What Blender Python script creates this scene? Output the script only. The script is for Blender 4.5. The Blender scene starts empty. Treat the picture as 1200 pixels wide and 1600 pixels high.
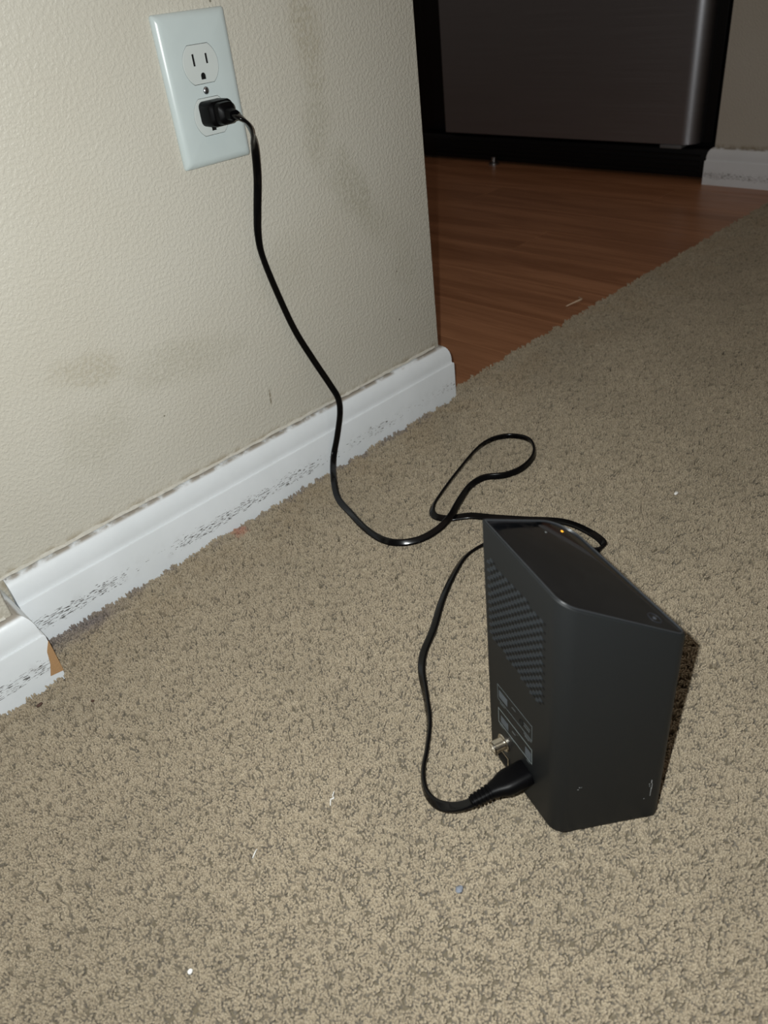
import bpy, bmesh, math, random
from mathutils import Vector, Matrix
from math import sin, cos, pi, sqrt, radians
random.seed(7)
S = bpy.context.scene
COL = S.collection

# ------------------------------------------------------------------ camera
CAM_POS = Vector((-0.40319, -0.63931, 0.48017))
RIGHT = Vector((0.706452, -0.699182, -0.109861))
DOWN = Vector((-0.473012, -0.350948, -0.808143))
FWD = Vector((0.526484, 0.622880, -0.578649))
cam_rot = Matrix((RIGHT, -DOWN, -FWD)).transposed().to_4x4()
cd = bpy.data.cameras.new('camera'); cam = bpy.data.objects.new('camera', cd); COL.objects.link(cam)
cam.matrix_world = Matrix.Translation(CAM_POS) @ cam_rot
cd.sensor_fit = 'HORIZONTAL'; cd.sensor_width = 36.0; cd.lens = 1195.0 * 36 / 1200
cd.clip_start = 0.01
cd.dof.use_dof = True; cd.dof.focus_distance = 0.68; cd.dof.aperture_fstop = cd.lens / 2.6
S.camera = cam

# ------------------------------------------------------------------ ambient room light, the phone's flash and an added overhead fill
world = bpy.data.worlds.new('room_ambient'); S.world = world; world.use_nodes = True
bg = world.node_tree.nodes['Background']
bg.inputs['Color'].default_value = (1.0, 0.85, 0.74, 1); bg.inputs['Strength'].default_value = 0.068
ld = bpy.data.lights.new('phone_flash', 'AREA'); ld.shape = 'DISK'; ld.size = 0.007
ld.energy = 4.75; ld.color = (0.97, 1.0, 0.98)
fl = bpy.data.objects.new('phone_flash', ld); COL.objects.link(fl)
fl.matrix_world = Matrix.Translation(CAM_POS - RIGHT * 0.024 - DOWN * 0.020) @ cam_rot
cl = bpy.data.lights.new('overhead_fill', 'AREA'); cl.shape = 'DISK'; cl.size = 3.4; cl.energy = 6.0; cl.color = (1.0, .74, .56)  # added unseen fill overhead, stands in for light bounced off the ceiling
clo = bpy.data.objects.new('overhead_fill', cl); COL.objects.link(clo); clo.location = (.35, -.9, 2.38)
S.view_settings.view_transform = 'Standard'; S.view_settings.look = 'None'
S.view_settings.exposure = 0.0; S.view_settings.gamma = 1.0
S.view_settings.use_curve_mapping = False


# ------------------------------------------------------------------ helpers
def tag(o, label=None, cat=None, group=None, kind=None):
    if label: o['label'] = label
    if cat: o['category'] = cat
    if group: o['group'] = group
    if kind: o['kind'] = kind
    return o


def link(name, verts, faces, mat=None, parent=None, smooth=False):
    me = bpy.data.meshes.new(name); me.from_pydata([tuple(v) for v in verts], [], faces); me.update()
    return link_mesh(name, me, mat, parent, smooth)


def link_mesh(name, me, mat=None, parent=None, smooth=False):
    o = bpy.data.objects.new(name, me); COL.objects.link(o)
    if mat: me.materials.append(mat)
    if parent: o.parent = parent
    if smooth:
        for p in me.polygons: p.use_smooth = True
    return o


def from_bm(name, bm, mat=None, parent=None, smooth=False, recalc=True):
    if recalc: bmesh.ops.recalc_face_normals(bm, faces=bm.faces)
    me = bpy.data.meshes.new(name); bm.to_mesh(me); bm.free()
    return link_mesh(name, me, mat, parent, smooth)


def smooth_by_angle(o, ang=35):
    for p in o.data.polygons: p.use_smooth = True
    bm = bmesh.new(); bm.from_mesh(o.data)
    for e in bm.edges:
        if len(e.link_faces) == 2 and e.calc_face_angle(0) > radians(ang): e.smooth = False
    bm.to_mesh(o.data); bm.free()


def empty(name, loc=(0, 0, 0), rot=(0, 0, 0)):
    o = bpy.data.objects.new(name, None); COL.objects.link(o)
    o.location = loc; o.rotation_euler = rot; o.empty_display_size = 0.02
    return o


def box_bm(bm, x0, x1, y0, y1, z0, z1, M=None):
    vs = [bm.verts.new((M @ Vector((x, y, z))) if M else (x, y, z)) for x in (x0, x1) for y in (y0, y1) for z in (z0, z1)]
    for f in ((0, 1, 3, 2), (4, 6, 7, 5), (0, 4, 5, 1), (2, 3, 7, 6), (0, 2, 6, 4), (1, 5, 7, 3)):
        bm.faces.new([vs[i] for i in f])
    return vs


def box(name, x0, x1, y0, y1, z0, z1, mat, parent=None, bev=0, seg=2):
    bm = bmesh.new(); box_bm(bm, x0, x1, y0, y1, z0, z1)
    if bev: bmesh.ops.bevel(bm, geom=list(bm.edges), offset=bev, segments=seg, affect='EDGES', profile=.5)
    o = from_bm(name, bm, mat, parent)
    if bev: smooth_by_angle(o, 50)
    return o


def loft(name, rings, mat, parent=None, cap0=True, cap1=True, ang=35):
    """rings: list of closed loops (same count) of 3D points"""
    bm = bmesh.new(); R = [[bm.verts.new(p) for p in r] for r in rings]; n = len(R[0])
    for a, b in zip(R[:-1], R[1:]):
        for i in range(n):
            bm.faces.new((a[i], a[(i + 1) % n], b[(i + 1) % n], b[i]))
    if cap0: bm.faces.new(R[0])
    if cap1: bm.faces.new(R[-1])
    o = from_bm(name, bm, mat, parent); smooth_by_angle(o, ang)
    return o


def rrect(w, h, r, n=5):
    """rounded rectangle loop in 2D, full sizes w,h"""
    out = []
    for cx, cy, a0 in ((w/2-r, h/2-r, 0), (-w/2+r, h/2-r, pi/2), (-w/2+r, -h/2+r, pi), (w/2-r, -h/2+r, 3*pi/2)):
        for k in range(n + 1):
            a = a0 + pi/2*k/n; out.append((cx + r*cos(a), cy + r*sin(a)))
    return out


def round_poly(pts, radii, n=8, inset=0.0):
    """counter-clockwise 2D polygon, each corner rounded; inset shrinks it"""
    P = [Vector(p) for p in pts]; m = len(P)
    if inset:
        Q = []
        for i in range(m):
            a, b, c = P[i-1], P[i], P[(i+1) % m]
            d1 = (b-a).normalized(); d2 = (c-b).normalized()
            n1 = Vector((-d1.y, d1.x)); n2 = Vector((-d2.y, d2.x))
            k = (n1+n2); k = k / k.dot(n1)
            Q.append(b + k*inset)
        P = Q
    out = []
    for i in range(m):
        a, b, c = P[i-1], P[i], P[(i+1) % m]
        r = max(radii[i]-inset, 0.0006)
        u = (a-b).normalized(); v = (c-b).normalized(); th = u.angle(v)
        t = r/math.tan(th/2); s, e = b+u*t, b+v*t
        cen = b + (u+v).normalized()*(r/sin(th/2))
        a0 = math.atan2(s.y-cen.y, s.x-cen.x); a1 = math.atan2(e.y-cen.y, e.x-cen.x)
        da = (a1-a0 + pi) % (2*pi) - pi
        for k in range(n+1):
            q = a0 + da*k/n; out.append((cen.x + r*cos(q), cen.y + r*sin(q)))
    return out


def lathe(name, prof, mat, parent=None, M=None, n=24, ang=35):
    """prof: (radius, height) along local z"""
    rings = [[(M @ Vector((r*cos(2*pi*k/n), r*sin(2*pi*k/n), h))) if M else (r*cos(2*pi*k/n), r*sin(2*pi*k/n), h) for k in range(n)] for r, h in prof]
    return loft(name, rings, mat, parent, ang=ang)


def sweep(path, prof, side=1):
    """profile (offset, z) along a 2D polyline, mitred; offset goes to the right of travel for side=1"""
    P = [Vector(p) for p in path]; offs = []
    for i in range(len(P)):
        ns = []
        if i > 0: d = (P[i]-P[i-1]).normalized(); ns.append(Vector((d.y, -d.x))*side)
        if i < len(P)-1: d = (P[i+1]-P[i]).normalized(); ns.append(Vector((d.y, -d.x))*side)
        k = ns[0] if len(ns) == 1 else (ns[0]+ns[1])/((ns[0]+ns[1]).dot(ns[0]))
        offs.append(k)
    return [[(p.x+k.x*o, p.y+k.y*o, z) for o, z in prof] for p, k in zip(P, offs)]


def catmull(pts, sub=6):
    P = [Vector(p) for p in pts]; out = []
    for i in range(len(P)-1):
        p0 = P[max(i-1, 0)]; p1 = P[i]; p2 = P[i+1]; p3 = P[min(i+2, len(P)-1)]
        for k in range(sub):
            t = k/sub
            out.append(0.5*((2*p1) + (p2-p0)*t + (2*p0-5*p1+4*p2-p3)*t*t + (3*p1-p0-3*p2+p3)*t**3))
    out.append(P[-1]); return out


# ------------------------------------------------------------------ materials
class NT:
    def __init__(s, name):
        s.m = bpy.data.materials.new(name); s.m.use_nodes = True
        s.t = s.m.node_tree; s.b = s.t.nodes['Principled BSDF']

    def n(s, typ, ins=None, **kw):
        d = s.t.nodes.new(typ)
        for k, v in kw.items(): setattr(d, k, v)
        for k, v in (ins or {}).items(): s.set(d.inputs[k], v)
        return d

    def set(s, sock, v):
        if isinstance(v, bpy.types.NodeSocket): s.t.links.new(v, sock)
        elif isinstance(v, tuple) and len(v) == 3 and sock.type == 'RGBA': sock.default_value = (*v, 1)
        else: sock.default_value = v

    def bset(s, **kw):
        for k, v in kw.items(): s.set(s.b.inputs[k.replace('_', ' ')], v)

    def math(s, op, a, b=None, c=None, clamp=False):
        d = s.n('ShaderNodeMath', operation=op, use_clamp=clamp); s.set(d.inputs[0], a)
        if b is not None: s.set(d.inputs[1], b)
        if c is not None: s.set(d.inputs[2], c)
        return d.outputs[0]

    def ramp(s, v, lo, hi, a=0.0, b=1.0, smooth=True):
        d = s.n('ShaderNodeMapRange', interpolation_type='SMOOTHSTEP' if smooth else 'LINEAR')
        s.set(d.inputs['Value'], v)
        for k, x in (('From Min', lo), ('From Max', hi), ('To Min', a), ('To Max', b)): s.set(d.inputs[k], x)
        return d.outputs['Result']

    def mix(s, f, a, b, blend='MIX'):
        d = s.n('ShaderNodeMix', data_type='RGBA', blend_type=blend)
        s.set(d.inputs['Factor'], f); s.set(d.inputs['A'], a) if False else None
        cs = [i for i in d.inputs if i.type == 'RGBA']
        s.set(cs[0], a); s.set(cs[1], b)
        return [o for o in d.outputs if o.type == 'RGBA'][0]

    def obj(s): return s.n('ShaderNodeTexCoord').outputs['Object']

    def xyz(s, v):
        d = s.n('ShaderNodeSeparateXYZ', {0: v}); return d.outputs

    def vec(s, x, y, z):
        d = s.n('ShaderNodeCombineXYZ', {0: x, 1: y, 2: z}); return d.outputs[0]

    def noise(s, v, scale, detail=2.0, rough=.5, dist=0.0):
        d = s.n('ShaderNodeTexNoise', {'Vector': v, 'Scale': scale, 'Detail': detail, 'Roughness': rough, 'Distortion': dist})
        return d.outputs[0]

    def bump(s, h, dist, strength=1.0):
        d = s.n('ShaderNodeBump', {'Height': h, 'Distance': dist, 'Strength': strength})
        s.t.links.new(d.outputs[0], s.b.inputs['Normal']); return d


def plain(name, col, rough=.5, metal=0.0, spec=.5, grain=0.0, gscale=900, coat=0.0, var=.06):
    k = NT(name); c = k.obj()
    v = k.noise(c, gscale, 2)
    k.bset(Base_Color=k.mix(k.ramp(v, .3, .7), tuple(x*(1-var) for x in col), tuple(min(1, x*(1+var)) for x in col)), Roughness=rough, Metallic=metal)
    k.b.inputs['Specular IOR Level'].default_value = spec
    if coat: k.b.inputs['Coat Weight'].default_value = coat; k.b.inputs['Coat Roughness'].default_value = .05
    if grain: k.bump(v, grain)
    return k.m


def wall_material():
    k = NT('orange_peel_paint'); c = k.obj(); x, y, z = k.xyz(c)[:3]
    base = (.625, .600, .525)
    low = k.noise(c, 5.0, 3)
    col = k.mix(k.ramp(low, .35, .7), base, (.600, .570, .490))
    patchy = k.noise(c, 45, 4, .65)
    fine = k.noise(c, 260, 3, .6)

    def stain(cx, cz, rx, rz, rot, tint, amt, thr):
        nonlocal col
        dx = k.math('SUBTRACT', x, cx); dz = k.math('SUBTRACT', z, cz)
        a = k.math('ADD', k.math('MULTIPLY', dx, cos(rot)/rx), k.math('MULTIPLY', dz, sin(rot)/rx))
        b = k.math('ADD', k.math('MULTIPLY', dx, -sin(rot)/rz), k.math('MULTIPLY', dz, cos(rot)/rz))
        r = k.math('SQRT', k.math('ADD', k.math('MULTIPLY', a, a), k.math('MULTIPLY', b, b)))
        m = k.ramp(k.math('ADD', r, k.math('MULTIPLY', k.math('SUBTRACT', patchy, .5), 1.3)), .25, 1.05, 1, 0)
        m = k.math('MULTIPLY', m, k.ramp(fine, thr+.02, thr+.24, .30, 1.0))
        col = k.mix(k.math('MULTIPLY', m, amt*.85), col, tint)
    brown = (.33, .28, .17); grey = (.36, .34, .25)
    stain(.122, .435, .024, .06, .12, brown, .45, .38)
    stain(.118, .360, .022, .06, -.05, grey, .42, .38)
    stain(.150, .300, .030, .05, .45, grey, .50, .38)
    stain(.178, .262, .025, .05, .45, grey, .35, .38)
    stain(-.172, .222, .045, .022, -.15, brown, .38, .36)
    stain(-.085, .196, .085, .028, -.1, grey, .34, .36)
    stain(-.190, .160, .055, .040, .3, grey, .25, .36)
    stain(.045, .243, .05, .04, .2, grey, .22, .36)
    stain(.0007, .118, .0016, .014, -.08, (.16, .12, .06), .8, .3)
    stain(.22, .20, .03, .06, .1, grey, .18, .36)
    # sparse dark flecks
    vo = k.n('ShaderNodeTexVoronoi', {'Vector': c, 'Scale': 34.0})
    fl = k.math('MULTIPLY', k.ramp(vo.outputs['Distance'], .02, .055, 1, 0), k.math('GREATER_THAN', k.xyz(vo.outputs['Color'])[0], .74))
    col = k.mix(k.math('MULTIPLY', fl, .75), col, (.10, .085, .05))
    dirt = k.ramp(z, .076, .086, 1, 0)
    dirt = k.math('MULTIPLY', dirt, k.ramp(k.noise(c, 60, 3), .40, .62, .1, .8))
    col = k.mix(dirt, col, (.30, .24, .15))
    k.bset(Base_Color=col, Roughness=.42)
    k.b.inputs['Specular IOR Level'].default_value = .4
    blob = k.ramp(k.noise(c, 310, 2.5, .55), .40, .64)
    h = k.math('ADD', blob, k.math('MULTIPLY', k.noise(c, 480, 2), .35))
    k.bump(h, .00042, .55)
    return k.m


def baseboard_material():
    k = NT('chipped_white_trim_paint'); c = k.obj(); x, y, z = k.xyz(c)[:3]
    s = k.math('ADD', x, y)
    col = k.mix(k.ramp(k.noise(c, 14, 3), .35, .7), (.775, .815, .85), (.73, .77, .80))
    # rows of small dark scuffs low on the flat face
    v = k.vec(k.math('MULTIPLY', s, 150), 0.0, k.math('MULTIPLY', z, 900))
    d = k.noise(v, 1.0, 2.5, .62)
    zw = k.math('ADD', z, k.math('MULTIPLY', k.math('SUBTRACT', k.noise(c, 22, 1), .5), .006))
    band = k.math('MULTIPLY', k.ramp(zw, .009, .016, 0, 1), k.ramp(zw, .023, .037, 1, 0))
    along = k.ramp(k.noise(k.vec(s, 3.3, 0.0), 9, 2), .36, .56, .62, 1)
    m = k.math('MULTIPLY', band, along)
    thr = k.ramp(m, 0, 1, .85, .545, False)
    sc = k.ramp(k.math('SUBTRACT', d, thr), 0, .018)
    col = k.mix(k.math('MULTIPLY', sc, .9), col, (.055, .05, .045))
    smudge = k.math('MULTIPLY', band, k.ramp(k.noise(c, 70, 3), .45, .75))
    col = k.mix(k.math('MULTIPLY', smudge, .16), col, (.30, .28, .27))
    # brown grime on the upper lip
    lip = k.math('MULTIPLY', k.ramp(z, .0722, .0748), k.ramp(k.noise(c, 48, 4, .6), .36, .58))
    col = k.mix(k.math('MULTIPLY', lip, .78), col, (.20, .15, .09))
    vo = k.n('ShaderNodeTexVoronoi', {'Vector': c, 'Scale': 42.0})
    fl = k.math('MULTIPLY', k.ramp(vo.outputs['Distance'], .02, .06, 1, 0), k.math('GREATER_THAN', k.xyz(vo.outputs['Color'])[1], .85))
    col = k.mix(k.math('MULTIPLY', fl, .7), col, (.15, .13, .11))
    k.bset(Base_Color=col, Roughness=.30)
    k.bump(k.math('ADD', k.noise(c, 90, 3), k.math('MULTIPLY', sc, -.6)), .0005, .5)
    return k.m


def carpet_material():
    k = NT('beige_carpet_yarn')
    oi = k.n('ShaderNodeObjectInfo'); loc = oi.outputs['Location']; rnd = oi.outputs['Random']
    lx, ly, lz = k.xyz(loc)[:3]
    col = k.mix(rnd, (.385, .326, .236), (.315, .262, .188))
    blot = k.ramp(k.noise(loc, 7, 3, .6), .42, .68)
    col = k.mix(k.math('MULTIPLY', blot, .5), col, (.265, .222, .158))
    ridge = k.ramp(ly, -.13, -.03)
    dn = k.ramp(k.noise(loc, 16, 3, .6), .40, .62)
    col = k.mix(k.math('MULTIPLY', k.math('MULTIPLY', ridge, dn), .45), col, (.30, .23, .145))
    # grey lint and grime packed against the trim near the jog, pinkish fluff further along
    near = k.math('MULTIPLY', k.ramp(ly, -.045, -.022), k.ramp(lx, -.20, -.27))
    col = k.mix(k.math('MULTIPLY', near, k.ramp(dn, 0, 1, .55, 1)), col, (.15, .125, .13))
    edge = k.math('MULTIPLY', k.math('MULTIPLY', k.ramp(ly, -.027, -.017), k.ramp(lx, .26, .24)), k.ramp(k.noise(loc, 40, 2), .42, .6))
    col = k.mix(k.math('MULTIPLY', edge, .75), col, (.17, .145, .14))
    px = k.math('SUBTRACT', lx, -.088); py = k.math('SUBTRACT', ly, -.022)
    pr = k.math('SQRT', k.math('ADD', k.math('MULTIPLY', px, px), k.math('MULTIPLY', py, py)))
    col = k.mix(k.ramp(pr, .004, .012, .55, 0), col, (.45, .16, .10))
    c = k.obj()
    f = k.noise(c, 2600, 2)
    ply = k.noise(c, 420, 1)
    col = k.mix(k.ramp(ply, .36, .64, .30, 0), col, (.17, .135, .085))
    col = k.mix(k.ramp(f, .35, .7), col, k.mix(1.0, col, (1.28, 1.27, 1.25), 'MULTIPLY'))
    k.bset(Base_Color=col, Roughness=.46)
    k.b.inputs['Specular IOR Level'].default_value = .5
    k.b.inputs['Sheen Weight'].default_value = .15
    k.bump(f, .0003, .6)
    return k.m


def wood_material():
    k = NT('red_brown_laminate'); c = k.obj(); x, y, z = k.xyz(c)[:3]
    r = k.n('ShaderNodeObjectInfo').outputs['Random']
    v = k.vec(k.math('MULTIPLY', x, 26), k.math('MULTIPLY', y, 2.2), k.math('MULTIPLY', r, 40))
    g = k.noise(v, 1.0, 5, .6, .6)
    v2 = k.vec(k.math('MULTIPLY', x, 190), k.math('MULTIPLY', y, 6), k.math('MULTIPLY', r, 11))
    g2 = k.noise(v2, 1.0, 3, .6)
    col = k.mix(k.ramp(g, .3, .7), (.29, .128, .060), (.47, .225, .115))
    col = k.mix(k.math('MULTIPLY', k.ramp(g2, .45, .75), .4), col, (.22, .085, .035))
    col = k.mix(k.math('MULTIPLY', r, .3), col, (.30, .14, .07))
    k.bset(Base_Color=col, Roughness=k.ramp(g2, .2, .8, .30, .42))
    k.bump(g2, .0001, .5)
    return k.m


def steel_material():
    k = NT('brushed_stainless'); c = k.obj(); x, y, z = k.xyz(c)[:3]
    v = k.vec(k.math('MULTIPLY', x, 3), k.math('MULTIPLY', y, 4), k.math('MULTIPLY', z, 900))
    g = k.noise(v, 1.0, 3)
    k.bset(Base_Color=k.mix(g, (.28, .28, .30), (.34, .34, .36)), Metallic=1.0, Roughness=k.ramp(g, .2, .8, .38, .48))
    k.bump(g, .00008, .4)
    return k.m


def modem_material():
    k = NT('matte_charcoal_plastic'); c = k.obj()
    f = k.noise(c, 2200, 2)
    k.bset(Base_Color=k.mix(k.ramp(f, .3, .7), (.0082, .0094, .0102), (.0098, .0112, .0120)), Roughness=.52)
    k.b.inputs['Specular IOR Level'].default_value = .32
    k.bump(f, .00005, .5)
    return k.m


def gloss_material():
    k = NT('glossy_black_lens'); c = k.obj()
    sm = k.ramp(k.noise(c, 60, 4, .6, 1.0), .45, .75)
    k.bset(Base_Color=k.mix(sm, (.0035, .004, .005), (.0055, .006, .007)), Roughness=k.ramp(sm, 0, 1, .05, .13))
    k.b.inputs['Specular IOR Level'].default_value = .95
    return k.m


def emit_mat(name, col, st):
    k = NT(name); k.bset(Base_Color=col, Emission_Color=col, Emission_Strength=st); return k.m


M_WALL = wall_material(); M_BASE = baseboard_material(); M_CARPET = carpet_material(); M_WOOD = wood_material()
M_STEEL = steel_material(); M_MODEM = modem_material(); M_GLOSS = gloss_material()
M_SUB = plain('subfloor', (.20, .15, .10), .8)
M_BACK = plain('carpet_backing', (.15, .125, .085), .95, grain=.0004, gscale=500)
M_MDF = plain('raw_fibreboard', (.42, .25, .12), .85, grain=.0003, gscale=700)
M_BLACK = plain('black_appliance_plastic', (.004, .004, .0045), .45, spec=.2)
M_DARK = plain('recess_black', (.004, .004, .004), .7, spec=.2)
M_PLATE = plain('white_outlet_plastic', (.575, .65, .65), .28, gscale=60, var=.012)
M_RECEP = plain('off_white_receptacle', (.60, .645, .63), .35, gscale=60, var=.012)
M_SLOT = plain('slot_shade_black', (.006, .006, .006), .6, spec=.2)
M_SCREW = plain('nickel_screw', (.62, .64, .68), .25, metal=1.0)
M_CORD = plain('black_vinyl_cord', (.002, .002, .0024), .17, spec=.30, gscale=2000)
M_PLUG = plain('black_moulded_plug', (.0016, .0016, .002), .40, spec=.10, gscale=2000)
M_NICKEL = plain('nickel_plated_brass', (.62, .58, .50), .22, metal=1.0, gscale=1500)
M_PRINT = plain('pale_grey_print', (.19, .22, .22), .6)
M_PRINT2 = plain('slate_grey_print', (.085, .10, .115), .6)
M_SCUFF = plain('pale_scuff', (.30, .31, .31), .8)
M_CAULK = plain('old_caulk', (.55, .53, .47), .6, grain=.0006, gscale=250)
M_LINT = plain('white_lint', (.80, .80, .78), .9)
M_GREYLINT = plain('blue_grey_lint', (.20, .22, .26), .9)
M_CRUMB = plain('brown_crumb', (.075, .04, .028), .8)
M_AMBER = emit_mat('amber_led', (1.0, .42, .03), 1.1)
M_DIMLED = plain('unlit_status_window', (.12, .13, .13), .4)

# ------------------------------------------------------------------ walls, floor
def struct(o): o['kind'] = 'structure'; return o


XC = 0.2664          # end of the outlet wall
XJ = -0.3268         # jog in the wall near the camera
YJ = -0.055
XF = 1.374           # far wall plane
H = 2.4
struct(box('wall_left', XJ, XC, 0.0, 0.12, -.004, H, M_WALL, bev=.0015))
struct(box('wall_near', -1.6, XJ-.0001, YJ, 0.12, -.004, H, M_WALL, bev=.0015))
struct(box('wall_far', XF, XF+.11, -2.2, 0.181, -.004, H, M_WALL, bev=.0015))
struct(box('wall_back', 2.14, 2.24, 0.181, 3.0, -.004, H, M_WALL))
struct(box('wall_side', XF+.111, 2.14, 0.07, 0.181, -.004, H, M_WALL))
floor = struct(box('floor', -1.7, 2.3, -2.3, 3.1, -.06, -.0045, M_SUB))

# laminate planks of the kitchen, running away from the carpet edge
pw, gap = .128, .0007
proto = {}
i = 0
xs = XC - .10
while xs < 1.50:
    y0 = .004 if xs + pw > XC else .13
    offs = [.62, .22, .95, .45, 1.10, .30, .80][i % 7]
    ys = [y0, y0+offs, y0+offs+1.22, 3.0]
    for a, b in zip(ys[:-1], ys[1:]):
        if b - a < .02: continue
        x0 = max(xs, XC + .016) if a < .13 else xs
        x1 = xs + pw
        if x1 - x0 < .01: continue
        bm = bmesh.new(); box_bm(bm, x0+gap/2, x1-gap/2, a+gap/2, b-gap/2, -.0044, 0.0)
        top = [e for e in bm.edges if all(v.co.z > -.001 for v in e.verts)]
        bmesh.ops.bevel(bm, geom=top, offset=.0003, segments=1, affect='EDGES')
        from_bm('plank', bm, M_WOOD, floor)
    xs += pw; i += 1

# moulded baseboards
PROF = [(0, -.003), (.0130, -.003), (.0130, .0490), (.0126, .0500), (.0112, .0506), (.0108, .0520), (.0108, .0560), (.0104, .0610), (.0094, .0655),
        (.0078, .0695), (.0058, .0725), (.0036, .0745), (.0015, .0756), (0, .0758)]


def board(name, path, parent=None, prof=PROF, mat=M_BASE, side=1):
    r = sweep(path, prof, side)
    o = loft(name, r, mat, parent, ang=28)
    return o


def densify(path, step=.02):
    out = [path[0]]
    for a, b in zip(path[:-1], path[1:]):
        n = max(1, int((Vector(b)-Vector(a)).length/step))
        out += [tuple(Vector(a).lerp(Vector(b), k/n)) for k in range(1, n+1)]
    return out


bl = struct(board('baseboard_left', [(XJ+.0135, 0), (XC, 0), (XC, .115)]))
bn = struct(board('baseboard_near', [(-1.55, YJ), (XJ, YJ), (XJ, -.0005)]))
bf = struct(board('baseboard_far', [(XF+.2, .181), (XF, .181), (XF, -2.1)]))
# uneven bead of old caulk along the top of each board
def caulk(x0, x1, y, parent, seed):
    rnd = random.Random(seed); rings = []; x = x0
    while x < x1:
        w = rnd.uniform(.0012, .0024); h = rnd.uniform(.0016, .0034); g = rnd.uniform(.0004, .0011)
        rings.append([(x, y+.0005, .0758+g), (x, y-w, .0758+g), (x, y-w*.75, .0758+g+h*.45), (x, y-w*.25, .0758+g+h*.9), (x, y+.0005, .0758+g+h)])
        x += rnd.uniform(.004, .010)
    o = loft('caulk_bead', rings, M_CAULK, parent); o['label'] = 'cracked cream caulk bead'


caulk(XJ+.003, XC-.004, 0, bl, 3)
caulk(-1.0, XJ-.002, YJ, bn, 5)
# the broken corner of the near board shows raw fibreboard
xe, ye = XJ+.0130, YJ-.0130
ch = link('exposed_core', [(xe+.0004, ye-.0006, .043), (xe+.0006, ye-.0006, .0065), (xe-.0108, ye-.0006, .0085), (xe-.0066, ye-.0006, .020), (xe-.0046, ye-.0006, .033),
                          (xe-.001, ye+.004, .043), (xe-.001, ye+.006, .0065), (xe-.0108, ye+.002, .0085), (xe-.0066, ye+.002, .020), (xe-.0046, ye+.002, .033)],
          [(0, 1, 2, 3, 4), (9, 8, 7, 6, 5), (0, 5, 6, 1), (1, 6, 7, 2), (2, 7, 8, 3), (3, 8, 9, 4), (4, 9, 5, 0)], M_MDF, bn)
ch['label'] = 'brown raw fibreboard where the corner broke off'
# bare unpainted sliver at the far end of the left board
ch2 = box('bare_sliver', XC+.0090, XC+.0137, -.0115, .004, .0, .030, M_MDF, bl, bev=.0008)
ch2['label'] = 'tan unpainted sliver at the corner'

# ------------------------------------------------------------------ carpet: backing plus instanced yarn tufts
def tuft_proto(seed):
    """a bushy cut yarn end: several thin curling plies fanning out from one root; returns verts, quads"""
    r = random.Random(seed); V = []; F = []
    NPLY = 6
    for s in range(NPLY):
        ph = 2*pi*s/NPLY + r.uniform(-.5, .5)
        base = len(V); K = 5; n = 5; pts = []
        ll = r.uniform(.0074, .0098); fan = r.uniform(.0006, .0013); tw = r.uniform(-1.3, 1.3); curl = r.uniform(.0002, .0007); cp = r.uniform(0, 6.28)
        for k in range(K+1):
            t = k/K; a = ph + tw*t
            rad = .00065 + fan*t
            hook = max(0, t-.5)/.5
            pts.append(Vector((rad*cos(a) + curl*hook*cos(cp), rad*sin(a) + curl*hook*sin(cp), ll*t - .0012*hook*hook)))
        for k, pnt in enumerate(pts):
            d = (pts[min(k+1, K)] - pts[max(k-1, 0)]).normalized()
            u = d.cross(Vector((.3, 1, .1))).normalized(); w = d.cross(u)
            rr = (.00065, .00070, .00074, .00080, .00078, .00045)[k] * r.uniform(.85, 1.2)
            for j in range(n): V.append(pnt + (u*cos(2*pi*j/n) + w*sin(2*pi*j/n))*rr)
        for k in range(K):
            for j in range(n):
                F.append((base+k*n+j, base+k*n+(j+1) % n, base+(k+1)*n+(j+1) % n, base+(k+1)*n+j))
        F.append(tuple(base+K*n+j for j in range(n)))
    return V, F


def grid_quads(polys):
    V, F = [], []
    for (x0, x1, y0, y1) in polys:
        b = len(V); V += [(x0, y0, -.0038), (x1, y0, -.0038), (x1, y1, -.0038), (x0, y1, -.0038)]; F.append((b, b+1, b+2, b+3))
    return V, F


# tufted regions (what the camera and a step to the side can see)
V, F = grid_quads([(-.75, -.314, -1.1, -.0695), (-.314, .2815, -1.1, -.0145), (.2815, 1.358, -1.1, .006)])
var = [0]*len(F)
NV = 6
for q in range(NV):
    v, f = tuft_proto(q+11); b = len(V)
    V += [tuple(p) for p in v]; F += [tuple(i+b for i in ff) for ff in f]; var += [q+1]*len(f)
# plain backing beyond the tufted part
v, f = grid_quads([(-1.6, -.75, -2.2, -.0695), (-.75, 1.358, -2.2, -1.1)]); b = len(V)
V += [(p[0], p[1], .004) for p in v]; F += [tuple(i+b for i in ff) for ff in f]; var += [7]*len(f)
carpet = link('carpet', V, F, None, None)
me = carpet.data; me.materials.append(M_BACK); me.materials.append(M_CARPET)
for p_, k_ in zip(me.polygons, var):
    p_.material_index = 1 if 1 <= k_ <= NV else 0; p_.use_smooth = 1 <= k_ <= NV
at = me.attributes.new('variant', 'INT', 'FACE'); at.data.foreach_set('value', var)
tag(carpet, 'beige cut pile carpet covering the floor up to the white baseboard', 'carpet', kind='stuff')

ng = bpy.data.node_groups.new('carpet_tufts', 'GeometryNodeTree')
ng.interface.new_socket('Geometry', in_out='INPUT', socket_type='NodeSocketGeometry')
ng.interface.new_socket('Geometry', in_out='OUTPUT', socket_type='NodeSocketGeometry')
N = ng.nodes; Lk = ng.links.new
gi = N.new('NodeGroupInput'); go = N.new('NodeGroupOutput')
va = N.new('GeometryNodeInputNamedAttribute'); va.data_type = 'INT'; va.inputs['Name'].default_value = 'variant'


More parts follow.
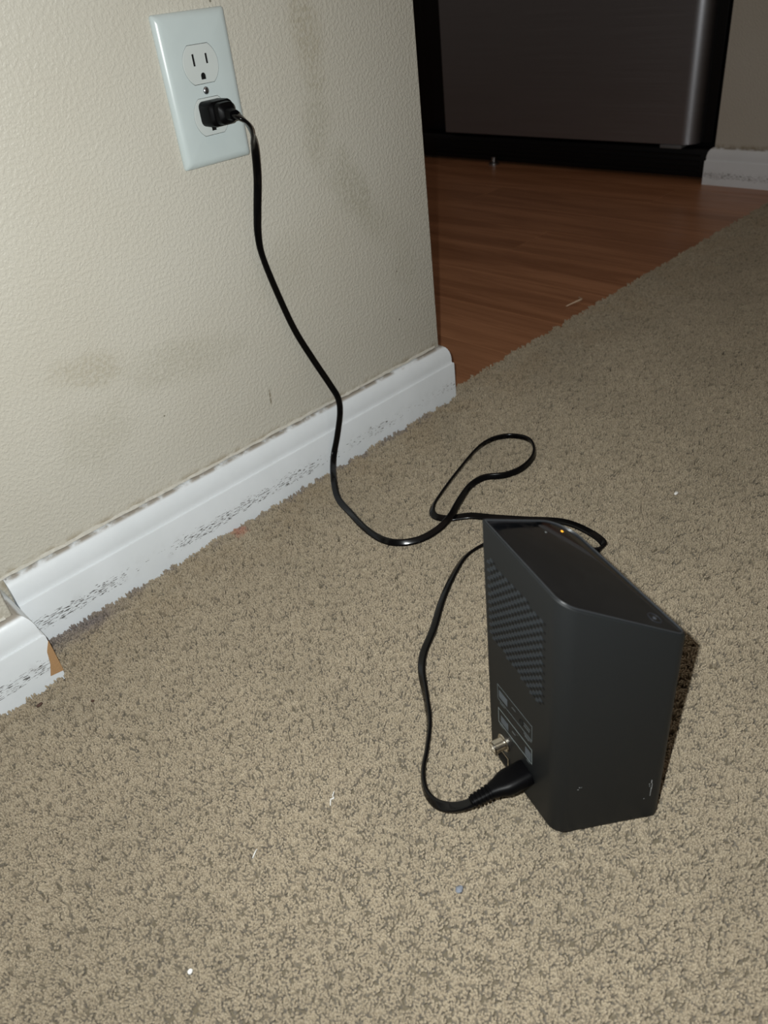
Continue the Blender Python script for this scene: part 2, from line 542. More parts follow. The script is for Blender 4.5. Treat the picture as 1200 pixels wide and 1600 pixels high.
def sep(k):
    c = N.new('FunctionNodeCompare'); c.data_type = 'INT'; c.operation = 'EQUAL'
    ins = [s for s in c.inputs if s.enabled and s.type == 'INT']
    Lk(va.outputs['Attribute'], ins[0]); ins[1].default_value = k
    s = N.new('GeometryNodeSeparateGeometry'); s.domain = 'FACE'
    Lk(gi.outputs[0], s.inputs['Geometry']); Lk(c.outputs[0], s.inputs['Selection'])
    return s.outputs['Selection']


backing = sep(0); outer = sep(NV+1)
join = N.new('GeometryNodeJoinGeometry')
for q in range(NV):
    g2i = N.new('GeometryNodeGeometryToInstance'); Lk(sep(q+1), g2i.inputs[0]); Lk(g2i.outputs[0], join.inputs[0])
dist = N.new('GeometryNodeDistributePointsOnFaces'); dist.distribute_method = 'POISSON'
Lk(backing, dist.inputs['Mesh']); dist.inputs['Distance Min'].default_value = .00200
dist.inputs['Density Max'].default_value = 700000.0
iop = N.new('GeometryNodeInstanceOnPoints')
# the pile stands in soft clumps: some tufts sit a little lower than their neighbours
nh = N.new('ShaderNodeTexNoise'); nh.inputs['Scale'].default_value = 135.0; nh.inputs['Detail'].default_value = 1.5
ph_ = N.new('GeometryNodeInputPosition'); Lk(ph_.outputs[0], nh.inputs['Vector'])
mh = N.new('ShaderNodeMapRange'); mh.interpolation_type = 'SMOOTHSTEP'; Lk(nh.outputs[0], mh.inputs['Value'])
for k_, x_ in (('From Min', .32), ('From Max', .55), ('To Min', -.0030), ('To Max', .0003)): mh.inputs[k_].default_value = x_
ch_ = N.new('ShaderNodeCombineXYZ'); Lk(mh.outputs[0], ch_.inputs[2])
sp_ = N.new('GeometryNodeSetPosition'); Lk(dist.outputs['Points'], sp_.inputs['Geometry']); Lk(ch_.outputs[0], sp_.inputs['Offset'])
Lk(sp_.outputs[0], iop.inputs['Points']); Lk(join.outputs[0], iop.inputs['Instance'])
iop.inputs['Pick Instance'].default_value = True
rv = N.new('FunctionNodeRandomValue'); rv.data_type = 'INT'
ii = [s for s in rv.inputs if s.enabled and s.type == 'INT']
ii[0].default_value = 0; ii[1].default_value = NV-1
Lk([o for o in rv.outputs if o.enabled][0], iop.inputs['Instance Index'])
rr = N.new('FunctionNodeRandomValue'); rr.data_type = 'FLOAT_VECTOR'
iv = [s for s in rr.inputs if s.enabled and s.type == 'VECTOR']
iv[0].default_value = (-.22, -.22, 0); iv[1].default_value = (.22, .22, 6.283)
e2r = N.new('FunctionNodeEulerToRotation'); Lk([o for o in rr.outputs if o.enabled][0], e2r.inputs[0])
pos = N.new('GeometryNodeInputPosition')
nz = N.new('ShaderNodeTexNoise'); nz.inputs['Scale'].default_value = 110.0; nz.inputs['Detail'].default_value = 2.5
Lk(pos.outputs[0], nz.inputs['Vector'])
vm = N.new('ShaderNodeVectorMath'); vm.operation = 'SUBTRACT'; Lk(nz.outputs['Color'], vm.inputs[0]); vm.inputs[1].default_value = (.5, .5, .5)
vs_ = N.new('ShaderNodeVectorMath'); vs_.operation = 'MULTIPLY'; Lk(vm.outputs[0], vs_.inputs[0]); vs_.inputs[1].default_value = (1.3, 1.3, 0)
va2 = N.new('ShaderNodeVectorMath'); va2.operation = 'ADD'; Lk(vs_.outputs[0], va2.inputs[0]); va2.inputs[1].default_value = (.16, -.10, 0)
e2r2 = N.new('FunctionNodeEulerToRotation'); # brushed pile: on the right the tufts part along short creases that run one way
vr = N.new('ShaderNodeVectorRotate'); vr.rotation_type = 'Z_AXIS'; vr.inputs['Angle'].default_value = .71; Lk(pos.outputs[0], vr.inputs['Vector'])
vsc = N.new('ShaderNodeVectorMath'); vsc.operation = 'MULTIPLY'; Lk(vr.outputs[0], vsc.inputs[0]); vsc.inputs[1].default_value = (48, 125, 1)
nz2 = N.new('ShaderNodeTexNoise'); nz2.inputs['Scale'].default_value = 1.0; nz2.inputs['Detail'].default_value = 1.5; Lk(vsc.outputs[0], nz2.inputs['Vector'])
mr = N.new('ShaderNodeMapRange'); Lk(nz2.outputs[0], mr.inputs['Value'])
for k_, x_ in (('From Min', .25), ('From Max', .75), ('To Min', -1.15), ('To Max', 1.15)): mr.inputs[k_].default_value = x_
sx_ = N.new('ShaderNodeSeparateXYZ'); Lk(pos.outputs[0], sx_.inputs[0])
mk = N.new('ShaderNodeMapRange'); Lk(sx_.outputs[0], mk.inputs['Value'])
for k_, x_ in (('From Min', -.12), ('From Max', .18), ('To Min', .15), ('To Max', 1.0)): mk.inputs[k_].default_value = x_
mm = N.new('ShaderNodeMath'); mm.operation = 'MULTIPLY'; Lk(mr.outputs[0], mm.inputs[0]); Lk(mk.outputs[0], mm.inputs[1])
sv = N.new('ShaderNodeVectorMath'); sv.operation = 'SCALE'; sv.inputs[0].default_value = (.76, -.65, 0); Lk(mm.outputs[0], sv.inputs['Scale'])
va3 = N.new('ShaderNodeVectorMath'); va3.operation = 'ADD'; Lk(va2.outputs[0], va3.inputs[0]); Lk(sv.outputs[0], va3.inputs[1])
Lk(va3.outputs[0], e2r2.inputs[0])
rot = N.new('FunctionNodeRotateRotation'); rot.rotation_space = 'GLOBAL'
Lk(e2r.outputs[0], rot.inputs[0]); Lk(e2r2.outputs[0], rot.inputs[1]); Lk(rot.outputs[0], iop.inputs['Rotation'])
# the same creases also sink a little
mc = N.new('ShaderNodeMapRange'); mc.interpolation_type = 'SMOOTHSTEP'; Lk(nz2.outputs[0], mc.inputs['Value'])
for k_, x_ in (('From Min', .30), ('From Max', .44), ('To Min', -.0042), ('To Max', 0)): mc.inputs[k_].default_value = x_
mcm = N.new('ShaderNodeMath'); mcm.operation = 'MULTIPLY'; Lk(mc.outputs[0], mcm.inputs[0]); Lk(mk.outputs[0], mcm.inputs[1])
ma = N.new('ShaderNodeMath'); ma.operation = 'ADD'; Lk(mh.outputs[0], ma.inputs[0]); Lk(mcm.outputs[0], ma.inputs[1]); Lk(ma.outputs[0], ch_.inputs[2])
rs = N.new('FunctionNodeRandomValue'); rs.data_type = 'FLOAT'
fi = [s for s in rs.inputs if s.enabled and s.type == 'VALUE']
fi[0].default_value = .86; fi[1].default_value = 1.10
Lk([o for o in rs.outputs if o.enabled][0], iop.inputs['Scale'])
j2 = N.new('GeometryNodeJoinGeometry')
Lk(iop.outputs[0], j2.inputs[0]); Lk(backing, j2.inputs[0]); Lk(outer, j2.inputs[0])
Lk(j2.outputs[0], go.inputs[0])
mod = carpet.modifiers.new('tufts', 'NODES'); mod.node_group = ng

# ------------------------------------------------------------------ modem
modem = empty('modem', (-.115, -.455, .004))
tag(modem, 'upright charcoal modem with a slanted glossy black top standing on the carpet', 'modem')


def child(o):            # keep world coordinates of the mesh while its parent sits elsewhere
    o.matrix_parent_inverse = Matrix.Translation(-modem.location); return o


FA, FB, FC, FD = (-.1327, -.4041), (-.0663, -.4160), (-.1005, -.5235), (-.1597, -.4790)
CORN = [FA, FD, FC, FB]                     # counter-clockwise
RAD = [.0035, .0125, .0065, .018]
ta = Vector((-.1327, -.4041, .2156)); tn = Vector((.4226, -.2330, .8759)).normalized()


def topz(x, y, d=0): return ta.z - ((x-ta.x)*tn.x + (y-ta.y)*tn.y)/tn.z + d


def ring_at(inset, z=None, d=0, n=10):
    return [(x, y, z if z is not None else topz(x, y, d)) for x, y in round_poly(CORN, RAD, n, inset)]


child(loft('housing', [ring_at(.003, .004), ring_at(.0012, .0043), ring_at(.0003, .0055), ring_at(0, .0075), ring_at(0, .10), ring_at(0, None, -.0014), ring_at(.0002, None, -.0006),
                       ring_at(.0008, None, -.0001), ring_at(.0014, None, 0), ring_at(.0019, None, -.0003), ring_at(.0022, None, -.0012)], M_MODEM, modem, ang=60))
rim = child(loft('top_rim', [ring_at(.0013, None, -.0012), ring_at(.0013, None, .0001), ring_at(.0015, None, .0004), ring_at(.0018, None, .0004), ring_at(.0022, None, 0), ring_at(.0022, None, -.0010)],
                 plain('glossy_rim', (.028, .031, .035), .30, spec=1.0), modem, ang=80))  # grey set lighter than the housing to carry part of the highlight
rim['label'] = 'glossy rim around the top panel, its highlight partly painted in'
pn = child(loft('top_panel', [ring_at(.0023, None, -.0016), ring_at(.0023, None, -.0008), ring_at(.0026, None, -.0004), ring_at(.0032, None, -.0002)], M_GLOSS, modem, ang=60))
pn['label'] = 'glossy black top panel'


def on_top(x, y, lift=0.0):
    xa = Vector((-.0270, -.0749, topz(-.1597, -.4790)-topz(-.1327, -.4041))).normalized()
    ya = tn.cross(xa).normalized()
    M = Matrix((xa, ya, tn)).transposed().to_4x4()
    return Matrix.Translation(Vector((x, y, topz(x, y, -.0002))) + tn*lift) @ M


def disc(name, r, M, mat, parent, h=.0002, n=20):
    return lathe(name, [(r, -h), (r, h*.6), (r*.9, h)], mat, parent, M, n)


led = child(disc('status_light', .0009, on_top(-.0826, -.4263), M_AMBER, modem)); led['label'] = 'lit amber status light'
child(disc('status_light', .0008, on_top(-.0972, -.4246), M_DIMLED, modem))['label'] = 'unlit status window'
MB = on_top(-.1077, -.5034)
bt = child(lathe('round_button', [(.0044, -.0003), (.0044, .00015), (.0041, .0003), (.0038, .0003), (.0036, .0001), (.0036, -.0001)], plain('button_ring', (.018, .02, .026), .3), modem, MB))
bt['label'] = 'round button outlined on the glossy top'
ic = (lathe('button_mark', [(.0012, .0), (.0012, .0002), (.0010, .0003)], plain('button_print', (.05, .055, .065), .4), bt, MB, n=12))
ic['label'] = 'faint mark inside the button'

# frame of the port face: s along the face from A to D, z up, out away from the face
fu = Vector((-.3391, -.9407, 0)); fn = Vector((-.9407, .3391, 0)); fo = Vector((*FA, 0))


def fp(s, z, out=0.0): return fo + fu*s + Vector((0, 0, z)) + fn*out


MF = Matrix((fu, Vector((0, 0, 1)), fn)).transposed().to_4x4(); MF = Matrix.Translation(fo) @ MF     # local x = s, y = z up, z = out


def fbox(bm, s0, s1, z0, z1, o0, o1): box_bm(bm, s0, s1, z0, z1, o0, o1, MF)


# embossed vent: staggered rows of little wedge-shaped louvres inside a parallelogram
bmL = bmesh.new(); bmO = bmesh.new(); row = 0; z = .1175
while z < .194:
    s = .0078 + (.0032 if row % 2 else 0)
    while s < .0650:
        lo = .1275 - (s-.006)/.058*.0125; hi = .1915 - (s-.006)/.058*.0045
        if lo < z < hi:
            w, h, d = .0017, .00115, .0011
            q = [MF @ Vector(p) for p in ((s-w, z-h, -.0002), (s+w, z-h, -.0002), (s+w, z+h, -.0002), (s-w, z+h, -.0002),
                                          (s-w*.7, z-h*.5, d), (s+w*.7, z-h*.1, d*.6), (s+w*.5, z+h*.6, .0001), (s-w*.5, z+h*.6, d*.5))]
            v = [bmL.verts.new(p) for p in q]
            for f in ((4, 5, 6, 7), (0, 1, 5, 4), (1, 2, 6, 5), (2, 3, 7, 6), (3, 0, 4, 7)): bmL.faces.new([v[i] for i in f])
            fbox(bmO, s+w*1.05, s+w*2.1, z-h*.8, z+h*.5, -.0001, .00012)
        s += .0064
    z += .0032; row += 1
vt = child(from_bm('vent_louvres', bmL, plain('vent_plastic', (.013, .016, .019), .45), modem)); vt['kind'] = 'stuff'
vt['label'] = 'embossed vent pattern of small louvres'
vo = child(from_bm('vent_openings', bmO, M_DARK, modem)); vo['kind'] = 'stuff'


# two printed label frames with their grey blocks and lines of tiny marks
def outline(name, s0, s1, z0, z1, w, mat, cut=True):
    bm = bmesh.new(); c = .0022 if cut else 0
    outer = [(s0, z0), (s1, z0), (s1, z1), (s0, z1)]
    fbox(bm, s0, s1, z0, z0+w, 0, .00012); fbox(bm, s0, s1, z1-w, z1, 0, .00012)
    fbox(bm, s0, s0+w, z0+w, z1-w, 0, .00012); fbox(bm, s1-w, s1, z0+w, z1-w, 0, .00012)
    return child(from_bm(name, bm, mat, modem))


M_LINE = plain('label_line_print', (.10, .115, .12), .6)
o = outline('label_frame', .0125, .0533, .0722, .0867, .00042, M_LINE); o['label'] = 'upper printed label frame'
o = outline('label_frame', .0127, .0533, .0485, .0632, .00045, M_PRINT); o['label'] = 'lower printed label frame'


def print_block(s0, s1, z0, z1, mat):
    bm = bmesh.new(); fbox(bm, s0, s1, z0, z1, 0, .00010); return child(from_bm('printed_block', bm, mat, modem))


print_block(.0145, .0245, .0755, .0822, M_PRINT2)
print_block(.0160, .0250, .0510, .0580, M_PRINT2)
print_block(.0455, .0520, .0500, .0585, M_PRINT2)
bm = bmesh.new()
rnd = random.Random(4)
for (s0, s1, z) in ((.030, .034, .0805), (.044, .051, .0800), (.044, .050, .0775), (.0155, .021, .0700), (.030, .033, .0560), (.044, .0515, .0700), (.045, .0500, .0683),
                    (.014, .019, .0465), (.028, .032, .0470), (.047, .051, .0460)):
    s = s0
    while s < s1:
        w = rnd.uniform(.0004, .0011); fbox(bm, s, s+w, z, z+.0009, 0, .00010); s += w+.0004
child(from_bm('small_print', bm, M_LINE, modem))['kind'] = 'stuff'
rh = child(lathe('reset_hole', [(.0024, -.0002), (.0024, .0003), (.0019, .0003), (.0017, -.0001)], M_DARK, modem, MF @ Matrix.Translation((.0415, .0783, 0)), n=16))
rh['label'] = 'small black recessed hole in the upper label'

# coaxial connector, threaded, with a hex-free round flange
cx = child(lathe('coaxial_connector', [(.0068, -.0004), (.0068, .0010), (.0062, .0016), (.0047, .0018)] +
                 [(.0047 - (.00035 if k % 2 else 0), .0022 + k*.00045) for k in range(16)] + [(.0044, .0098), (.0034, .0100), (.0032, .0060)], M_NICKEL, modem,
                 MF @ Matrix.Translation((.0198, .0333, 0)), n=28, ang=25))
cx['label'] = 'nickel threaded coaxial connector'
pin = lathe('centre_insulator', [(.0031, .0055), (.0031, .0085), (.0010, .0088), (.0006, .0086)], plain('connector_insulator', (.75, .72, .65), .5), cx, MF @ Matrix.Translation((.0198, .0333, 0)), n=16)
# network socket below it: metal shell around a black opening
bm = bmesh.new()
e0, e1, g0, g1 = .0105, .0255, .0075, .0215
for a in ((e0, e1, g0, g0+.0009), (e0, e1, g1-.0009, g1), (e0, e0+.0009, g0+.0009, g1-.0009), (e1-.0009, e1, g0+.0009, g1-.0009)):
    fbox(bm, a[0], a[1], a[2], a[3], -.0002, .0009)
np_ = child(from_bm('network_socket', bm, M_NICKEL, modem)); np_['label'] = 'metal rimmed network socket'
bm = bmesh.new(); fbox(bm, e0+.0009, e1-.0009, g0+.0009, g1-.0009, -.0002, .0002)
so = from_bm('socket_opening', bm, M_DARK, np_)
# pale scuffs on the wide front face
f2u = Vector((FC[0]-FD[0], FC[1]-FD[1], 0)).normalized(); f2n = Vector((f2u.y, -f2u.x, 0))
MG = Matrix.Translation(Vector((*FD, 0))) @ Matrix((f2u, Vector((0, 0, 1)), f2n)).transposed().to_4x4()
bm = bmesh.new()
for s, z, w, h in ((.0622, .0445, .00025, .0016), (.0628, .0395, .00012, .0030), (.0610, .0422, .0002, .0005), (.0613, .0400, .00015, .0006), (.0587, .0273, .0003, .00025),
                   (.0150, .0525, .0003, .0002), (.0163, .0522, .0002, .0002), (.0142, .0505, .0003, .0003), (.0625, .0340, .00015, .0045)):
    box_bm(bm, s-w, s+w, z-h, z+h, -.0001, .00008, MG)
sc = child(from_bm('scuff_mark', bm, M_SCUFF, modem)); sc['label'] = 'pale scuffs low on the front face'; sc['kind'] = 'stuff'

# ------------------------------------------------------------------ wall outlet
OZ = 0.41047
outlet = empty('wall_outlet', (0, 0, OZ), (0, 0.010, 0))
tag(outlet, 'white duplex wall outlet with a black plug in its lower socket', 'outlet')
PW, PH = .0699, .1143


def duplex(r, hh, n=14):
    a = math.asin(hh/r); out = []
    for k in range(n+1): q = -a + 2*a*k/n; out.append((r*cos(q), r*sin(q)))
    for k in range(n+1): q = pi - a + 2*a*k/n; out.append((r*cos(q), r*sin(q)))
    return out


def filled(bm, outer, holes, y, depth):
    """front face at y with holes whose walls go back by depth"""
    es = []
    for lp in [outer] + [h for h in holes]:
        for a, b in zip(lp, lp[1:] + lp[:1]):
            e = bm.edges.get((a, b)) or bm.edges.new((a, b)); es.append(e)
    bmesh.ops.triangle_fill(bm, use_beauty=True, use_dissolve=False, edges=es)
    for h in holes:
        back = [bm.verts.new((v.co.x, v.co.y + depth, v.co.z)) for v in h]
        m = len(h)
        for i in range(m): bm.faces.new((h[i], h[(i+1) % m], back[(i+1) % m], back[i]))


SOCK = .01945
bm = bmesh.new(); loops = []
for ins, y, r in ((0, -.0002, .0022), (0, -.0018, .0022), (.0008, -.0032, .0026), (.0022, -.0046, .0030), (.0042, -.0056, .0034), (.0062, -.0060, .0036)):
    loops.append([bm.verts.new((x, y, z)) for x, z in rrect(PW-2*ins, PH-2*ins, r, 4)])
for a, b in zip(loops[:-1], loops[1:]):
    m = len(a)
    for i in range(m): bm.faces.new((a[i], a[(i+1) % m], b[(i+1) % m], b[i]))
holes = []
for zc in (SOCK, -SOCK): holes.append([bm.verts.new((x, -.0060, z+zc)) for x, z in duplex(.01755, .01445)])
holes.append([bm.verts.new((.0030*cos(2*pi*k/16), -.0060, .0030*sin(2*pi*k/16))) for k in range(16)])
filled(bm, loops[-1], holes, -.006, .004)
pl = from_bm('cover_plate', bm, M_PLATE, outlet); smooth_by_angle(pl, 40)
for zc, lab in ((SOCK, 'empty upper socket'), (-SOCK, 'lower socket holding the plug')):
    bm = bmesh.new()
    rings = [[bm.verts.new((x, y, z+zc)) for x, z in duplex(.01720-i, .01412-i)] for y, i in ((-.0015, 0), (-.0061, 0), (-.0064, .0003))]
    for a, b in zip(rings[:-1], rings[1:]):
        m = len(a)
        for i in range(m): bm.faces.new((a[i], a[(i+1) % m], b[(i+1) % m], b[i]))
    hs = []
    for sx, hh in ((-.00635, .0044), (.00635, .0037)):
        hs.append([bm.verts.new((sx+x, -.0064, zc+.0035+z)) for x, z in rrect(.0021, hh*2, .0003, 1)])
    g = [(.0024*cos(a), .0024*sin(a)) for a in [pi*k/8 for k in range(9)]] + [(-.0024, -.0026), (.0024, -.0026)]
    hs.append([bm.verts.new((x, -.0064, zc-.0085+z)) for x, z in g])
    filled(bm, rings[-1], hs, -.0064, .0035)
    rc = from_bm('receptacle', bm, M_RECEP, outlet); smooth_by_angle(rc, 30); rc['label'] = lab
    bm = bmesh.new(); box_bm(bm, -.0105, .0105, -.0057, -.0028, zc-.0125, zc+.0095)
    from_bm('slot_shade', bm, M_SLOT, rc)  # black block close behind the openings, paints the shade inside the slots
MS = Matrix.Translation((0, -.0050, 0)) @ Matrix.Rotation(pi/2, 4, 'X')
sw = lathe('screw', [(.0028, -.001), (.0028, .0008), (.0024, .0014), (.0014, .0018), (.0003, .0019)], M_SCREW, outlet, MS, n=20)
sw['label'] = 'bright metal screw between the sockets'
bm = bmesh.new(); box_bm(bm, -.0003, .0003, -.0070, -.0066, -.0022, .0022, Matrix.Rotation(.25, 4, 'Y'))
from_bm('screw_slot', bm, M_SLOT, sw)

# ------------------------------------------------------------------ power cord
cord = empty('power_cord', (0, -.0064, OZ-SOCK))
tag(cord, 'black flat power cord running from the wall outlet across the carpet to the modem', 'cord')


def cchild(o): o.matrix_parent_inverse = Matrix.Translation(-cord.location); return o


# plug body: rounded box, a step, then a tapering neck; extends from the outlet towards the room (-y)
pz = OZ - SOCK + .0028; pxx = .0003


def pring(w, h, r, y, dx=0, dz=0): return [(pxx+dx+x, y, pz+dz+z) for x, z in rrect(w, h, r, 4)]


plug = cchild(loft('plug', [pring(.0235, .0180, .004, -.0068), pring(.0248, .0192, .0045, -.0074), pring(.0250, .0194, .0045, -.0200), pring(.0236, .0186, .0045, -.0222), pring(.0190, .0150, .004, -.0232),
                            pring(.0178, .0138, .004, -.0236)], M_PLUG, cord, ang=30))
gr = loft('plug_grip', [pring(.0150, .0128, .003, -.0228), pring(.0166, .0160, .004, -.0238), pring(.0174, .0170, .0045, -.0250), pring(.0166, .0160, .0045, -.0292, .0005), pring(.0135, .0120, .004, -.0310, .0008, -.0003),
                        pring(.0110, .0088, .0035, -.0318, .0012, -.0008), pring(.0098, .0072, .003, -.0375, .0020, -.0018)], M_PLUG, plug, ang=30)
PTS = [[.0020, -.0350, .3924], [.0046, -.0420, .3898], [.0100, -.0415, .3848], [.0165, -.0355, .3775], [.0239, -.0260, .3675], [.0289, -.0180, .3556], [.0306, -.0110, .3330], [.0256, -.008, .3055], [.0223, -.0065, .2855],
       [.0226, -.006, .264], [.0309, -.006, .2262], [.0435, -.0065, .1808], [.058, -.009, .1429], [.0724, -.013, .1071], [.0774, -.0175, .0886], [.0752, -.0195, .0714], [.067, -.0185, .0454], [.0557, -.019, .0209],
       [.0326, -.0439, .016], [.0134, -.0715, .009], [.0027, -.1041, .0085], [-.0063, -.1356, .0085], [-.009, -.1623, .0085], [-.0028, -.1809, .0085], [.0135, -.1948, .009], [.0346, -.2012, .012], [.0572, -.1988, .0145],
       [.0861, -.1859, .012], [.118, -.1738, .0085], [.1398, -.1758, .0085], [.1573, -.1915, .0085], [.1812, -.198, .0085], [.2109, -.1909, .0085], [.2321, -.169, .0085], [.2285, -.1455, .0085], [.2098, -.1314, .0085],
       [.1809, -.1307, .0085], [.1313, -.1439, .0085], [.0892, -.1573, .0085], [.0639, -.1672, .0085], [.0532, -.1797, .0085], [.0592, -.193, .0075], [.0755, -.2096, .0085], [.0866, -.2302, .0085], [.1033, -.2581, .0085],
       [.1189, -.2858, .01], [.1203, -.3051, .013], [.118, -.3247, .014], [.1166, -.337, .012], [.1131, -.3428, .01], [.1042, -.3409, .0085], [.0962, -.3272, .0085], [.0863, -.3013, .0085], [.0726, -.2733, .0085],
       [.0586, -.2566, .0085], [.0421, -.2499, .0085], [.0191, -.249, .0085], [-.0119, -.2597, .0085], [-.0404, -.2732, .0085], [-.0711, -.2909, .0085], [-.0972, -.3038, .009], [-.1139, -.3172, .009], [-.1312, -.3381, .009],
       [-.148, -.3569, .009], [-.1664, -.3713, .009], [-.1823, -.3822, .009], [-.1929, -.3945, .0095], [-.1967, -.4079, .012], [-.1942, -.4205, .017], [-.1885, -.4300, .0235], [-.1830, -.4335, .0270]]
NP = len(PTS)
# which way the flat side faces, by control index: w = wall (-y), e = on edge (horizontal), u = flat up
def flat_at(i, tan):
    side = Vector((tan.y, -tan.x, 0))
    if side.length < 1e-4: side = Vector((0, -1, 0))
    side.normalize(); up = Vector((0, 0, 1)); wall = Vector((0, -1, 0))
    keys = [(0, up), (2, up*.8+wall*.4), (4, wall*1+Vector((-.25, 0, .5))), (7, wall+Vector((-.5, 0, 0))), (9, wall+Vector((.35, 0, 0))), (14, wall), (18, wall*.6+up*.6)]
    a = 1
    if i <= 18:
        for (i0, v0), (i1, v1) in zip(keys[:-1], keys[1:]):
            if i0 <= i <= i1: return v0.normalized().lerp(v1.normalized(), (i-i0)/(i1-i0)).normalized()
    tl = {18: .8, 21: .35, 25: .55, 26: .8, 28: .35, 33: .2, 38: .3, 41: .8, 43: .6, 46: .9, 48: .75, 50: .15, 53: .3, 57: .6, 60: .75, 62: .3, 64: .2, 66: .15, 67: .35, 68: .8, 69: 1.0, 70: 1.0}
    ks = sorted(tl)
    f = 1.0
    for k0, k1 in zip(ks[:-1], ks[1:]):
        if k0 <= i <= k1: f = tl[k0] + (tl[k1]-tl[k0])*(i-k0)/(k1-k0)
    return (side*(1-f) + up*f).normalized()


SUB = 6
path = catmull(PTS, SUB); rings = []; prev = None
W2, T2 = .0037, .0017
sec = []                                    # two round conductors with a shallow groove between them
for k in range(16):
    a = 2*pi*k/16; x = W2*cos(a); y = T2*sin(a)
    x = W2*math.copysign(abs(cos(a))**.75, cos(a)); y = T2*math.copysign(abs(sin(a))**.6, sin(a))
    if abs(x) < .0004: y *= .82
    sec.append((x, y))
for k, pnt in enumerate(path):
    t = (path[min(k+1, len(path)-1)] - path[max(k-1, 0)]).normalized()
    nrm = flat_at(k/SUB, t); nrm = (nrm - t*nrm.dot(t)).normalized()
    if prev is not None and nrm.dot(prev) < 0: nrm = -nrm
    prev = nrm; b = t.cross(nrm)
    rings.append([pnt + b*x + nrm*y for x, y in sec])
cchild(loft('cable', rings, M_CORD, cord, ang=50))

# figure-eight connector pushed into the port face
ax0 = fp(.0478, .0345, .0002); ax1 = fp(.0462, .0292, .0425)
cdz = (ax1-ax0).normalized(); cs = (fu - cdz*fu.dot(cdz)).normalized(); cu = cs.cross(cdz); cu = cu if cu.z > 0 else -cu


def cring(w, h, r, t): c = ax0.lerp(ax1, t); return [c + cs*x + cu*z for x, z in rrect(w, h, r, 4)]


cn = cchild(loft('connector', [cring(.0180, .0112, .005, 0), cring(.0186, .0118, .0055, .03), cring(.0186, .0118, .0055, .33), cring(.0172, .0112, .005, .42), cring(.0128, .0096, .0045, .55), cring(.0108, .0088, .004, .63), cring(.0088, .0074, .003, .68)],
                     M_PLUG, cord, ang=30))
rg = [cring(.0082, .0066, .003, .65)]
for k in range(5):
    t = .665 + k*.066; g = 1 - k*.03
    rg += [cring(.0104*g, .0086*g, .0035, t+.002), cring(.0104*g, .0086*g, .0035, t+.040), cring(.0088*g, .0068*g, .003, t+.044), cring(.0088*g, .0068*g, .003, t+.062)]
rg += [cring(.0080, .0058, .0025, 1.0)]
sr = loft('strain_relief', rg, M_PLUG, cn, ang=25); sr['label'] = 'ribbed strain relief'

# ------------------------------------------------------------------ refrigerator in the kitchen alcove
fr = empty('refrigerator', (1.75, .6, 0))
tag(fr, 'stainless steel refrigerator with black sides beyond the wood floor', 'refrigerator')


def rchild(o): o.matrix_parent_inverse = Matrix.Translation(-fr.location); return o


rchild(box('cabinet', 1.425, 2.08, .196, 1.16, .030, 1.72, M_BLACK, fr, bev=.004))  # cabinet and liner run past the door, their black fills the unlit gaps
# door: flat face with a rounded edge on the right, black rear half
dz0, dz1 = .0765, 1.70
prof = [(1.374, .968), (1.374, .262)] + [(1.374 + .034*(1-cos(a)), .262 - .034*sin(a)) for a in [radians(q) for q in range(9, 91, 9)]] + [(1.412, .228), (1.412, .968)]
rchild(loft('door', [[(x, y, dz0) for x, y in prof], [(x, y, dz0+.0008) for x, y in prof], [(x, y, dz1) for x, y in prof]], M_STEEL, fr, ang=30))
dl = box('door_liner', 1.412, 1.4245,   .205, 1.075, dz0-.004, dz1, M_BLACK, fr, bev=.003); rchild(dl); dl['label'] = 'black inner edge of the door'
tg = rchild(box('toe_grille', 1.392, 1.424, .200, 1.10, .006, .066, M_BLACK, fr, bev=.003)); tg['label'] = 'black toe grille'
bm = bmesh.new()
for k in range(4): box_bm(bm, 1.389, 1.393, .22, 1.03, .014+k*.012, .018+k*.012)
sl = from_bm('grille_slat', bm, M_BLACK, tg)
hb = rchild(box('hinge_bracket', 1.380, 1.412, .262, .315, .066, .0745, plain('grey_bracket', (.16, .16, .16), .5), fr, bev=.002)); hb['label'] = 'grey hinge bracket under the door'
ft = rchild(lathe('levelling_foot', [(.014, 0.0), (.014, .005), (.006, .008), (.006, .020)], plain('foot_metal', (.35, .35, .36), .35, metal=1), fr, Matrix.Translation((1.376, .800, .0)), n=18))
ft['label'] = 'metal levelling foot catching light'

# ------------------------------------------------------------------ crumbs and lint on the floor
def tube(name, pts, r, mat, n=6):
    P = catmull(pts, 4); rings = []
    for k, p in enumerate(P):
        t = (P[min(k+1, len(P)-1)]-P[max(k-1, 0)]).normalized(); u = t.cross(Vector((.1, .2, 1))).normalized(); w = t.cross(u)
        rr_ = r*(.55+.45*sin(pi*(k+.5)/len(P)))
        rings.append([p + (u*cos(2*pi*j/n)+w*sin(2*pi*j/n))*rr_ for j in range(n)])
    return loft(name, rings, mat, None, ang=60)


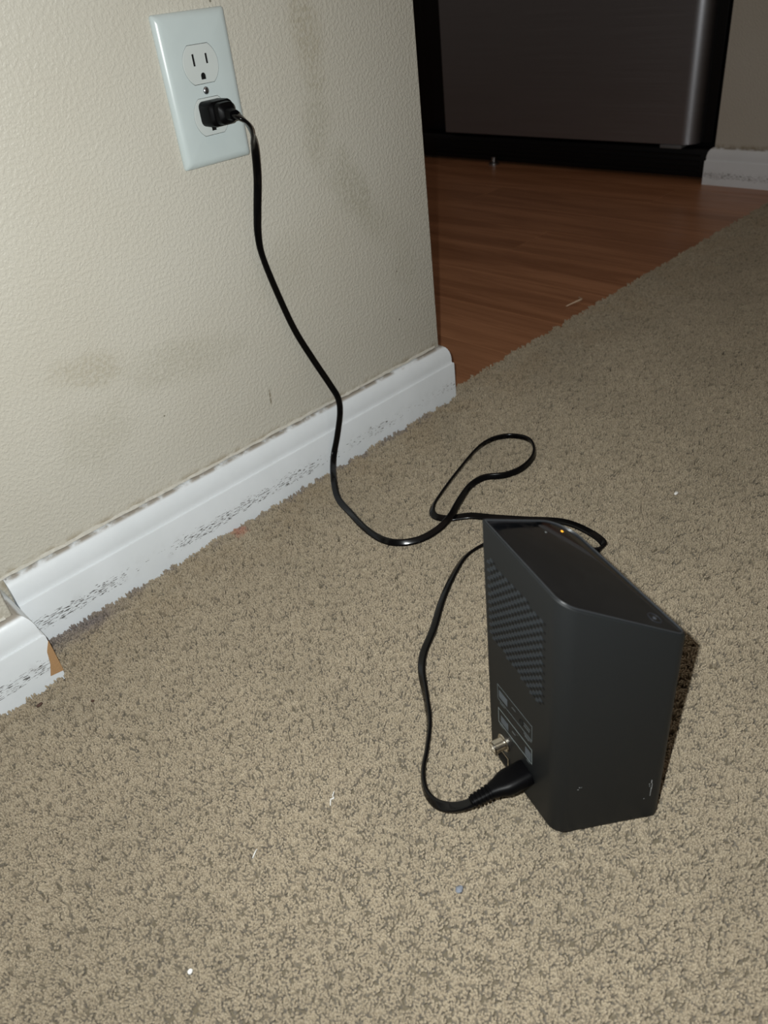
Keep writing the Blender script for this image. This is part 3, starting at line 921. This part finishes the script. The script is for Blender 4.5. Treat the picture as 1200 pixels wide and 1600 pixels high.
def at0(o, x, y, z): o.location = (x, y, z); return o


def crumb(name, x, y, z, r, mat, seed, sx=1.0):
    rnd = random.Random(seed); bm = bmesh.new(); bmesh.ops.create_icosphere(bm, subdivisions=2, radius=r)
    for v in bm.verts:
        v.co *= rnd.uniform(.75, 1.2); v.co.x *= sx; v.co.z *= .7
    o = from_bm(name, bm, mat); smooth_by_angle(o, 60); return at0(o, x, y, z)


o = at0(tube('lint_thread', [(-.004, -.002, 0), (-.001, .0005, .0014), (.001, -.0005, .0018), (.002, .002, .001), (.005, .004, .0008)], .0005, M_LINT), -.2405, -.3486, .0066)
tag(o, 'white curl of lint on the carpet left of the modem', 'lint')
o = at0(tube('lint_thread', [(-.003, -.001, 0), (0, .0004, .001), (.003, .0022, 0)], .0004, M_LINT), -.3025, -.3395, .0066)
tag(o, 'tiny white fibre on the carpet in the lower left', 'lint')
tag(crumb('paper_crumb', -.3745, -.3700, .0066, .0017, M_LINT, 1), 'white crumb on the carpet near the bottom left of the photo', 'crumb')
tag(crumb('paper_crumb', .2329, -.3522, .0070, .0019, M_LINT, 2, 1.8), 'cream crumb on the carpet right of the cord loop', 'crumb')
tag(crumb('fluff_ball', -.2292, -.4568, .0062, .0024, M_GREYLINT, 3), 'blue grey fluff on the carpet below the modem', 'lint')
tag(crumb('fluff_ball', -.1275, -.3335, .0062, .0020, M_GREYLINT, 8), 'small grey fluff on the carpet left of the cord beside the modem', 'lint')
tag(crumb('dirt_crumb', -.3458, -.0905, .0066, .0019, M_CRUMB, 4, 1.5), 'dark red brown crumb by the broken baseboard end', 'crumb')
tag(crumb('dirt_crumb', -.3130, -.1230, .0066, .0013, M_CRUMB, 5), 'small brown crumb on open carpet near the baseboard jog', 'crumb')
o = at0(tube('plastic_strip', [(-.020, .012, 0), (-.006, .004, .004), (.004, .001, .005), (.012, .004, .003), (.022, .016, 0)], .0016, plain('tan_strip', (.55, .42, .30), .4)), .632, .029, .0018)
tag(o, 'pale curled sliver lying on the wood by the carpet edge', 'scrap')
